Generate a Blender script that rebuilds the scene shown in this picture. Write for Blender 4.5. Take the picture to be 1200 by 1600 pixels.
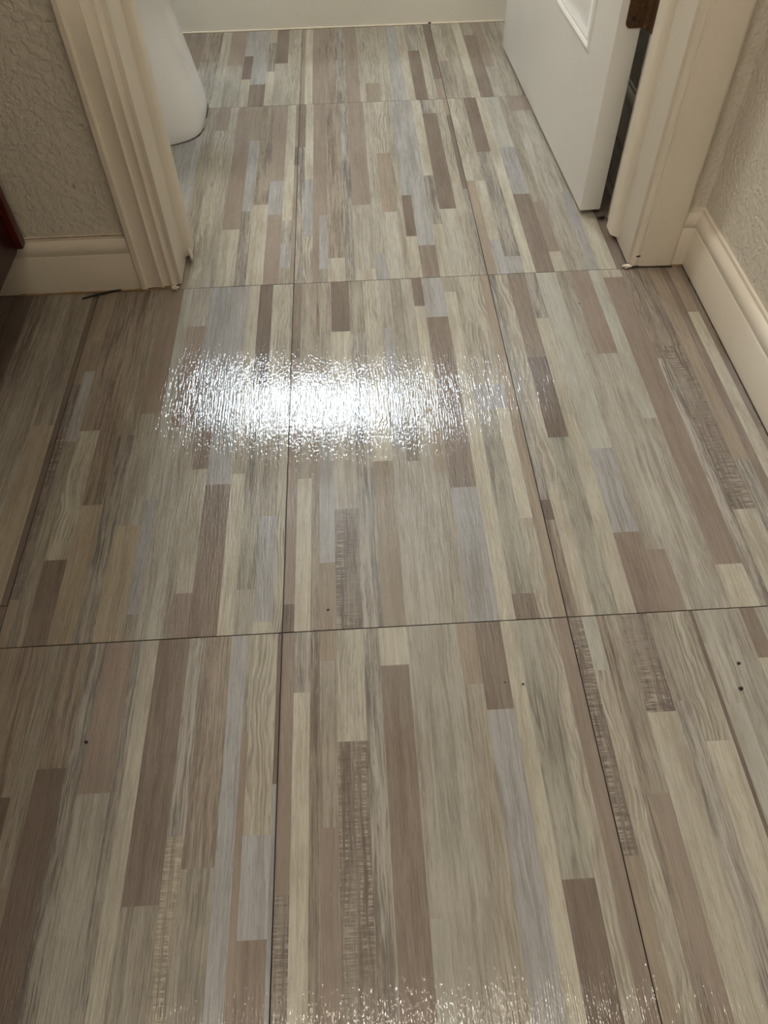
import bpy, bmesh, math, random
from mathutils import Matrix, Vector, noise

for o in list(bpy.data.objects):
    bpy.data.objects.remove(o, do_unlink=True)
scene = bpy.context.scene
COL = scene.collection
random.seed(7)

# ------------------------------------------------------------------ camera
CAM_H = 0.706
cd = bpy.data.cameras.new('camera')
cd.sensor_fit = 'AUTO'
cd.sensor_width = 36.0
cd.lens = 1177.57 / 1600.0 * 36.0
cd.clip_start = 0.01
cam = bpy.data.objects.new('camera', cd)
COL.objects.link(cam)
_r = Vector((0.99843602, -0.05358614, -0.0159384))
_u = Vector((0.05204769, 0.78687352, 0.61491552))
_f = Vector((0.02040945, 0.61478336, -0.78843191))
cam.matrix_world = Matrix(((_r.x, _u.x, -_f.x, 0.0), (_r.y, _u.y, -_f.y, 0.0),
                           (_r.z, _u.z, -_f.z, CAM_H), (0, 0, 0, 1)))
scene.camera = cam

# ------------------------------------------------------------------ world, exposure, light levels
world = bpy.data.worlds.new('world')
scene.world = world
world.use_nodes = True
world.node_tree.nodes['Background'].inputs[0].default_value = (0.9, 0.93, 1.0, 1)
world.node_tree.nodes['Background'].inputs[1].default_value = 0.3
vs = scene.view_settings
vs.view_transform = 'Standard'
vs.look = 'None'
vs.gamma = 1.0
vs.use_curve_mapping = False
vs.exposure = 0.0
WINDOW_STRENGTH = 112.0      # frosted pane of the bathroom window, cool daylight
WINDOW_COLOR = (0.76, 0.89, 1.0)
LAMP_STRENGTH = 118.0        # glass dome of the hall ceiling lamp, warm
LAMP_COLOR = (1.0, 0.915, 0.79)
BATH_FILL_STRENGTH = 74.0        # unseen lamp added over the toilet to brighten the bathroom, neutral white
BATH_FILL_COLOR = (1.0, 0.97, 0.92)
VANITY_STRENGTH = 98.0     # three glass globes over the vanity, warm


# ------------------------------------------------------------------ helpers
def link(name, me, mat=None, parent=None, loc=None):
    o = bpy.data.objects.new(name, me)
    COL.objects.link(o)
    if parent is not None:
        o.parent = parent
    if loc is not None:
        o.location = loc
    if mat is not None and me is not None:
        me.materials.append(mat)
    return o


def from_bm(name, bm, mat, parent=None, loc=None, smooth=False, angle=None):
    bmesh.ops.recalc_face_normals(bm, faces=bm.faces)
    me = bpy.data.meshes.new(name)
    bm.to_mesh(me)
    bm.free()
    if smooth:
        for p in me.polygons:
            p.use_smooth = True
        if angle is not None:
            me.set_sharp_from_angle(angle=math.radians(angle))
    return link(name, me, mat, parent, loc)


def empty(name, loc=(0, 0, 0), parent=None):
    o = bpy.data.objects.new(name, None)
    COL.objects.link(o)
    o.location = loc
    o.empty_display_size = 0.1
    if parent is not None:
        o.parent = parent
    return o


def tag(o, label=None, cat=None, group=None, kind=None):
    if label:
        o['label'] = label
    if cat:
        o['category'] = cat
    if group:
        o['group'] = group
    if kind:
        o['kind'] = kind
    return o


def add_box(bm, x0, x1, y0, y1, z0, z1, bevel=0.0, seg=2):
    v = [bm.verts.new(p) for p in ((x0, y0, z0), (x1, y0, z0), (x1, y1, z0), (x0, y1, z0),
                                   (x0, y0, z1), (x1, y0, z1), (x1, y1, z1), (x0, y1, z1))]
    fs = [bm.faces.new([v[i] for i in q]) for q in ((3, 2, 1, 0), (4, 5, 6, 7), (0, 1, 5, 4),
                                                    (1, 2, 6, 5), (2, 3, 7, 6), (3, 0, 4, 7))]
    if bevel > 0:
        es = list({e for f in fs for e in f.edges})
        bmesh.ops.bevel(bm, geom=es, offset=bevel, segments=seg, affect='EDGES', profile=0.5)


def box(name, b, mat, parent=None, bevel=0.0, seg=2, origin=None):
    """box given in parent space as x0,x1,y0,y1,z0,z1; origin at its base centre"""
    x0, x1, y0, y1, z0, z1 = b
    c = ((x0 + x1) / 2, (y0 + y1) / 2, z0)
    bm = bmesh.new()
    add_box(bm, x0 - c[0], x1 - c[0], y0 - c[1], y1 - c[1], 0, z1 - z0, bevel, seg)
    return from_bm(name, bm, mat, parent, c, smooth=bevel > 0, angle=40)


def add_prism(bm, prof, p0, ax_u, ax_v, ax_w, length):
    """extrude closed 2D profile (u,v) along ax_w from p0"""
    p0, U, V, W = Vector(p0), Vector(ax_u), Vector(ax_v), Vector(ax_w)
    a = [bm.verts.new(p0 + U * u + V * v) for u, v in prof]
    b = [bm.verts.new(p0 + U * u + V * v + W * length) for u, v in prof]
    n = len(prof)
    for i in range(n):
        bm.faces.new((a[i], a[(i + 1) % n], b[(i + 1) % n], b[i]))
    bm.faces.new(a[::-1])
    bm.faces.new(b)


def prism(name, prof, p0, U, V, W, length, mat, parent=None):
    bm = bmesh.new()
    add_prism(bm, prof, (0, 0, 0), U, V, W, length)
    return from_bm(name, bm, mat, parent, p0, smooth=True, angle=35)


def add_loft(bm, rings, cap0=True, cap1=True):
    vr = [[bm.verts.new(p) for p in r] for r in rings]
    n = len(rings[0])
    for a, b in zip(vr, vr[1:]):
        for i in range(n):
            bm.faces.new((a[i], a[(i + 1) % n], b[(i + 1) % n], b[i]))
    if cap0:
        bm.faces.new(vr[0][::-1])
    if cap1:
        bm.faces.new(vr[-1])


def superellipse(cx, cy, a, b, z, e=2.5, n=40, egg=0.0):
    r = []
    for i in range(n):
        t = 2 * math.pi * i / n
        c, s = math.cos(t), math.sin(t)
        x = math.copysign(abs(c) ** (2 / e), c)
        y = math.copysign(abs(s) ** (2 / e), s)
        r.append((cx + a * x, cy + b * y * (1 - egg * max(0.0, x) ** 2), z))
    return r


def add_lathe(bm, prof, c, n=32, axis='z'):
    rings = []
    for r, z in prof:
        ring = []
        for i in range(n):
            t = 2 * math.pi * i / n
            if axis == 'z':
                ring.append((c[0] + r * math.cos(t), c[1] + r * math.sin(t), c[2] + z))
            elif axis == 'y':
                ring.append((c[0] + r * math.cos(t), c[1] + z, c[2] + r * math.sin(t)))
            else:
                ring.append((c[0] + z, c[1] + r * math.cos(t), c[2] + r * math.sin(t)))
        rings.append(ring)
    add_loft(bm, rings)


# ------------------------------------------------------------------ materials
def lin(c):
    return tuple(((v / 255) / 12.92 if v <= 10 else (((v / 255) + 0.055) / 1.055) ** 2.4) for v in c) + (1.0,)


def new_mat(name):
    m = bpy.data.materials.new(name)
    m.use_nodes = True
    nt = m.node_tree
    return m, nt, nt.nodes['Principled BSDF']


class NT:
    """small helper for node graphs"""
    def __init__(self, nt):
        self.nt = nt

    def node(self, t, **kw):
        n = self.nt.nodes.new(t)
        for k, v in kw.items():
            setattr(n, k, v)
        return n

    def put(self, s, v):
        if isinstance(v, bpy.types.NodeSocket):
            self.nt.links.new(v, s)
        elif v is not None:
            s.default_value = v

    def vmath(self, op, a, b):
        n = self.node('ShaderNodeVectorMath', operation=op)
        self.put(n.inputs[0], a)
        self.put(n.inputs[1], b)
        return n.outputs[0]

    def math(self, op, a, b=None, c=None, clamp=False):
        n = self.node('ShaderNodeMath', operation=op, use_clamp=clamp)
        self.put(n.inputs[0], a)
        self.put(n.inputs[1], b)
        if c is not None:
            self.put(n.inputs[2], c)
        return n.outputs[0]

    def noise(self, vec, scale, detail=2.0, rough=0.5, dist=0.0):
        n = self.node('ShaderNodeTexNoise')
        self.put(n.inputs['Vector'], vec)
        n.inputs['Scale'].default_value = scale
        n.inputs['Detail'].default_value = detail
        n.inputs['Roughness'].default_value = rough
        n.inputs['Distortion'].default_value = dist
        return n.outputs['Fac']

    def mapr(self, v, a, b, c=0.0, d=1.0, smooth=False):
        n = self.node('ShaderNodeMapRange')
        if smooth:
            n.interpolation_type = 'SMOOTHSTEP'
        self.put(n.inputs[0], v)
        for i, x in enumerate((a, b, c, d)):
            n.inputs[1 + i].default_value = x
        return n.outputs[0]

    def mix(self, fac, a, b, blend='MIX'):
        n = self.node('ShaderNodeMix', data_type='RGBA', blend_type=blend)
        self.put(n.inputs[0], fac)
        self.put(n.inputs[6], a)
        self.put(n.inputs[7], b)
        return n.outputs[2]

    def bump(self, height, dist, strength=1.0, normal=None):
        n = self.node('ShaderNodeBump')
        n.inputs['Strength'].default_value = strength
        n.inputs['Distance'].default_value = dist
        self.put(n.inputs['Height'], height)
        if normal is not None:
            self.put(n.inputs['Normal'], normal)
        return n.outputs[0]


def grain_material(kind, base, dark, light, med=0.5, fine=0.35, wave=0.0, tick=0.0, lines=0.0):
    """embossed, varnished wood-print vinyl; grain runs along Y"""
    m, nt, bs = new_mat('vinyl_' + kind)
    g = NT(nt)
    tc = g.node('ShaderNodeTexCoord').outputs['Object']
    oi = g.node('ShaderNodeObjectInfo')
    rnd = oi.outputs['Random']
    cmb = g.node('ShaderNodeCombineXYZ')
    g.put(cmb.inputs[0], g.math('MULTIPLY', rnd, 31.7))
    g.put(cmb.inputs[1], g.math('MULTIPLY', rnd, 17.3))
    g.put(cmb.inputs[2], g.math('MULTIPLY', rnd, 9.1))
    P = g.vmath('ADD', tc, cmb.outputs[0])
    # gentle sideways wander of the grain
    wob = g.noise(g.vmath('MULTIPLY', P, (1.0, 0.5, 1.0)), 22.0, 2.0)
    wx = g.node('ShaderNodeCombineXYZ')
    g.put(wx.inputs[0], g.math('MULTIPLY', g.math('SUBTRACT', wob, 0.5), 0.008 + 0.03 * wave))
    Pw = g.vmath('ADD', P, wx.outputs[0])
    nm = g.noise(g.vmath('MULTIPLY', Pw, (1.0, 0.035, 1.0)), 150.0, 3.0, 0.6)
    nf = g.noise(g.vmath('MULTIPLY', Pw, (1.0, 0.026, 1.0)), 520.0, 4.0, 0.7)
    nb = g.noise(g.vmath('MULTIPLY', P, (1.0, 0.35, 1.0)), 26.0, 3.0, 0.6)
    col = g.mix(g.math('MULTIPLY', g.mapr(nm, 0.40, 0.66), med), base, light)
    col = g.mix(g.math('MULTIPLY', g.mapr(nm, 0.50, 0.30), med), col, dark)
    col = g.mix(g.math('MULTIPLY', g.mapr(nf, 0.49, 0.36), fine * 1.35), col, dark)
    col = g.mix(g.math('MULTIPLY', g.mapr(nf, 0.53, 0.64), fine * 1.25), col, light)
    col = g.mix(g.math('MULTIPLY', g.mapr(nb, 0.52, 0.75), 0.45), col, dark)
    col = g.mix(g.math('MULTIPLY', g.mapr(nb, 0.48, 0.28), 0.40), col, light)
    bl = g.noise(g.vmath('MULTIPLY', Pw, (1.0, 0.12, 1.0)), 48.0, 3.0, 0.55)
    col = g.mix(g.math('MULTIPLY', g.mapr(bl, 0.50, 0.68), 0.38), col, fc(136, 119, 105))
    fl = g.noise(g.vmath('MULTIPLY', P, (1.0, 0.075, 1.0)), 780.0, 2.0, 0.6)
    col = g.mix(g.math('MULTIPLY', g.mapr(fl, 0.42, 0.30), 0.55), col, dark)
    col = g.mix(g.math('MULTIPLY', g.mapr(fl, 0.58, 0.70), 0.55), col, light)
    if wave > 0:
        w = g.node('ShaderNodeTexWave', wave_type='BANDS', bands_direction='X', wave_profile='SIN')
        g.put(w.inputs['Vector'], g.vmath('MULTIPLY', Pw, (1.0, 0.12, 1.0)))
        w.inputs['Scale'].default_value = 62.0
        w.inputs['Distortion'].default_value = 14.0
        w.inputs['Detail'].default_value = 2.5
        w.inputs['Detail Scale'].default_value = 0.9
        w.inputs['Detail Roughness'].default_value = 0.55
        wv = w.outputs['Fac']
        msk = g.mapr(nb, 0.42, 0.56)
        col = g.mix(g.math('MULTIPLY', g.math('MULTIPLY', g.mapr(wv, 0.55, 1.0), wave), msk), col, dark)
        col = g.mix(g.math('MULTIPLY', g.math('MULTIPLY', g.mapr(wv, 0.4, 0.05), wave), g.math('MULTIPLY', msk, 0.9)), col, light)
    if lines > 0:
        ln = g.noise(g.vmath('MULTIPLY', Pw, (1.0, 0.06, 1.0)), 70.0, 3.0, 0.7)
        band = g.math('SUBTRACT', 1.0, g.math('MULTIPLY', g.math('ABSOLUTE', g.math('SUBTRACT', ln, 0.5)), 22.0), clamp=True)
        col = g.mix(g.math('MULTIPLY', g.math('MULTIPLY', band, g.mapr(nb, 0.40, 0.58)), lines), col, lin((72, 66, 62)))
    if tick > 0:
        tk = g.noise(g.vmath('MULTIPLY', P, (0.10, 1.0, 1.0)), 520.0, 2.0, 0.6)
        tl = g.noise(g.vmath('MULTIPLY', Pw, (1.0, 0.03, 1.0)), 260.0, 2.0)
        tm = g.math('MULTIPLY', g.mapr(tk, 0.47, 0.60), g.mapr(tl, 0.44, 0.56))
        tm = g.math('MULTIPLY', tm, g.mapr(nb, 0.30, 0.50))
        col = g.mix(g.math('MULTIPLY', tm, tick), col, light)
        col = g.mix(g.math('MULTIPLY', g.math('MULTIPLY', g.mapr(tk, 0.42, 0.32), g.mapr(tl, 0.5, 0.4)), tick), col, dark)
    # every strip a shade of its own
    sh = g.mapr(rnd, 0.0, 1.0, 0.93, 1.07)
    shc = g.node('ShaderNodeCombineXYZ')
    for i in range(3):
        g.put(shc.inputs[i], sh)
    col = g.mix(1.0, col, shc.outputs[0], 'MULTIPLY')
    g.put(bs.inputs['Base Color'], col)
    # emboss: long ridges along the grain under a clear wear layer
    geo = g.node('ShaderNodeNewGeometry').outputs['Position']
    r1 = g.noise(g.vmath('MULTIPLY', geo, (1.0, 0.055, 1.0)), 560.0, 2.0, 0.55, 0.1)
    r2 = g.noise(g.vmath('MULTIPLY', geo, (1.0, 0.6, 1.0)), 300.0, 1.0, 0.5)
    r3 = g.noise(geo, 9.0, 2.0)
    hgt = g.math('ADD', g.math('ADD', r1, g.math('MULTIPLY', r2, 0.34)), g.math('MULTIPLY', r3, 1.2))
    g.put(bs.inputs['Normal'], g.bump(hgt, 0.00046, 1.0))
    g.put(bs.inputs['Roughness'], g.mapr(nf, 0.3, 0.7, 0.045, 0.085))
    bs.inputs['Specular IOR Level'].default_value = 0.5
    return m


FLOOR_GAIN = 0.84
FLOOR_SAT = 0.78


def fc(r, g_, b):
    c = lin((r, g_, b))
    y = 0.25 * c[0] + 0.6 * c[1] + 0.15 * c[2]
    c = tuple(y + (v - y) * FLOOR_SAT for v in c[:3])
    return tuple(min(0.9, v * FLOOR_GAIN) for v in c[:3]) + (1.0,)


VINYL = {
    'C': grain_material('cream', fc(182, 174, 154), fc(150, 140, 121), fc(201, 194, 176), 0.45, 0.30),
    'CT': grain_material('tan_cream', fc(164, 149, 126), fc(138, 122, 101), fc(180, 167, 144), 0.5, 0.35),
    'L': grain_material('pale_grey', fc(166, 159, 146), fc(136, 126, 113), fc(188, 182, 168), 0.6, 0.45),
    'L2': grain_material('pale_green_grey', fc(172, 170, 158), fc(150, 145, 132), fc(188, 186, 174), 0.35, 0.30),
    'G': grain_material('grey_beige', fc(152, 143, 128), fc(122, 111, 98), fc(179, 170, 153), 0.65, 0.5),
    'U': grain_material('blue_grey', fc(158, 156, 155), fc(132, 127, 124), fc(180, 178, 176), 0.45, 0.45),
    'M': grain_material('mauve_brown', fc(150, 132, 118), fc(134, 116, 102), fc(164, 148, 134), 0.40, 0.30),
    'B': grain_material('taupe', fc(133, 116, 103), fc(113, 97, 86), fc(152, 137, 122), 0.5, 0.4),
    'B2': grain_material('streaky_taupe', fc(137, 122, 108), fc(103, 91, 81), fc(170, 156, 138), 0.75, 0.55),
    'D': grain_material('dark_taupe', fc(117, 101, 90), fc(100, 85, 76), fc(135, 119, 107), 0.4, 0.35),
    'T': grain_material('tan', fc(152, 136, 117), fc(134, 118, 100), fc(168, 154, 134), 0.45, 0.35),
    'K': grain_material('streaky_grey', fc(146, 138, 127), fc(104, 96, 90), fc(182, 176, 165), 0.9, 0.6, lines=0.22),
    'K2': grain_material('lined_grey', fc(160, 156, 141), fc(126, 118, 106), fc(178, 174, 158), 0.6, 0.4, lines=0.55),
    'W': grain_material('wavy_cream', fc(170, 162, 145), fc(126, 116, 102), fc(198, 191, 172), 0.5, 0.35, wave=0.45),
    'S': grain_material('sawn_taupe', fc(120, 106, 96), fc(98, 86, 78), fc(172, 162, 148), 0.35, 0.3, tick=0.85),
    'X': grain_material('sawn_tan', fc(158, 145, 126), fc(128, 116, 100), fc(196, 184, 160), 0.4, 0.3, tick=0.85),
}


def paint_material(name, rgb, rough=0.4, tex=0.0, tex_scale=160.0, dirt=0.0, spec=0.5):
    m, nt, bs = new_mat(name)
    g = NT(nt)
    geo = g.node('ShaderNodeNewGeometry').outputs['Position']
    n1 = g.noise(geo, 6.0, 3.0)
    base = lin(rgb)
    d = tuple(v * 0.90 for v in base[:3]) + (1.0,)
    col = g.mix(g.math('MULTIPLY', g.mapr(n1, 0.4, 0.7), 0.35), base, d)
    if dirt > 0:
        n2 = g.noise(geo, 55.0, 5.0, 0.7)
        col = g.mix(g.math('MULTIPLY', g.mapr(n2, 0.60, 0.74), dirt), col, lin((120, 98, 70)))
    g.put(bs.inputs['Base Color'], col)
    bs.inputs['Roughness'].default_value = rough
    bs.inputs['Specular IOR Level'].default_value = spec
    if tex > 0:
        a = g.noise(geo, tex_scale, 2.0, 0.5, 0.15)
        b = g.mapr(a, 0.36, 0.66, 0.0, 1.0, True)
        c = g.noise(geo, tex_scale * 3.2, 2.0)
        h = g.math('ADD', b, g.math('MULTIPLY', c, 0.25))
        g.put(bs.inputs['Normal'], g.bump(h, tex, 1.0))
    else:
        a = g.noise(geo, 90.0, 2.0)
        g.put(bs.inputs['Normal'], g.bump(a, 0.0002, 0.6))
    return m


def emit_material(name, rgb, strength):
    m = bpy.data.materials.new(name)
    m.use_nodes = True
    nt = m.node_tree
    nt.nodes.clear()
    e = nt.nodes.new('ShaderNodeEmission')
    e.inputs[0].default_value = tuple(rgb) + (1.0,)
    e.inputs[1].default_value = strength
    o = nt.nodes.new('ShaderNodeOutputMaterial')
    nt.links.new(e.outputs[0], o.inputs[0])
    return m


def metal_material(name, rgb, rough=0.4, rust=0.0):
    m, nt, bs = new_mat(name)
    g = NT(nt)
    geo = g.node('ShaderNodeNewGeometry').outputs['Position']
    n = g.noise(geo, 350.0, 5.0, 0.7)
    col = g.mix(g.math('MULTIPLY', g.mapr(n, 0.42, 0.62), rust), lin(rgb), lin((58, 40, 26)))
    g.put(bs.inputs['Base Color'], col)
    bs.inputs['Metallic'].default_value = 1.0 if rust == 0 else 0.35
    bs.inputs['Roughness'].default_value = rough
    g.put(bs.inputs['Normal'], g.bump(n, 0.0004 if rust else 0.00005))
    return m


def wood_material(name, rgb, dark):
    m, nt, bs = new_mat(name)
    g = NT(nt)
    tc = g.node('ShaderNodeTexCoord').outputs['Object']
    n = g.noise(g.vmath('MULTIPLY', tc, (1.0, 1.0, 0.06)), 120.0, 4.0, 0.6, 0.5)
    col = g.mix(g.mapr(n, 0.35, 0.65), lin(dark), lin(rgb))
    g.put(bs.inputs['Base Color'], col)
    bs.inputs['Roughness'].default_value = 0.32
    g.put(bs.inputs['Normal'], g.bump(n, 0.0002))
    return m


M_WALL = paint_material('wall_paint', (212, 205, 192), 0.7, 0.0009, 140.0)
M_CEIL = paint_material('ceiling_paint', (225, 220, 210), 0.8, 0.0007, 190.0)
M_TRIM = paint_material('trim_paint', (220, 211, 196), 0.38, dirt=0.12)
M_DOOR = paint_material('door_paint', (240, 239, 236), 0.33)
M_PORC = paint_material('porcelain', (239, 239, 238), 0.12)
M_TUB = paint_material('tub_enamel', (240, 237, 226), 0.2, dirt=0.05)
M_CAULK = paint_material('old_caulk', (150, 122, 82), 0.6, dirt=0.8)
M_SEAM = paint_material('seam_dirt', (48, 38, 30), 0.8)
M_SUB = paint_material('vinyl_backing', (60, 50, 42), 0.8)
M_HINGE = metal_material('rusty_bronze', (98, 72, 46), 0.6, rust=0.9)
M_CHROME = metal_material('chrome', (210, 210, 210), 0.15)
M_CHERRY = wood_material('cherry_wood', (84, 20, 15), (50, 10, 9))
M_CHERRY_DARK = wood_material('cherry_wood_panel', (58, 15, 12), (34, 8, 8))
M_BLACK = paint_material('black_scrap', (30, 25, 23), 0.6)
M_PANE = emit_material('frosted_daylight', WINDOW_COLOR, WINDOW_STRENGTH)
M_DOME = emit_material('lit_dome_glass', LAMP_COLOR, LAMP_STRENGTH)
M_BATH_FILL = emit_material('bathroom_fill_dome', BATH_FILL_COLOR, BATH_FILL_STRENGTH)
M_GLOBE = emit_material('lit_globe_glass', LAMP_COLOR, VANITY_STRENGTH)
M_COUNTER = paint_material('counter', (205, 196, 178), 0.25)
M_FLAKE = paint_material('torn_caulk', (226, 214, 196), 0.35)

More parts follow.
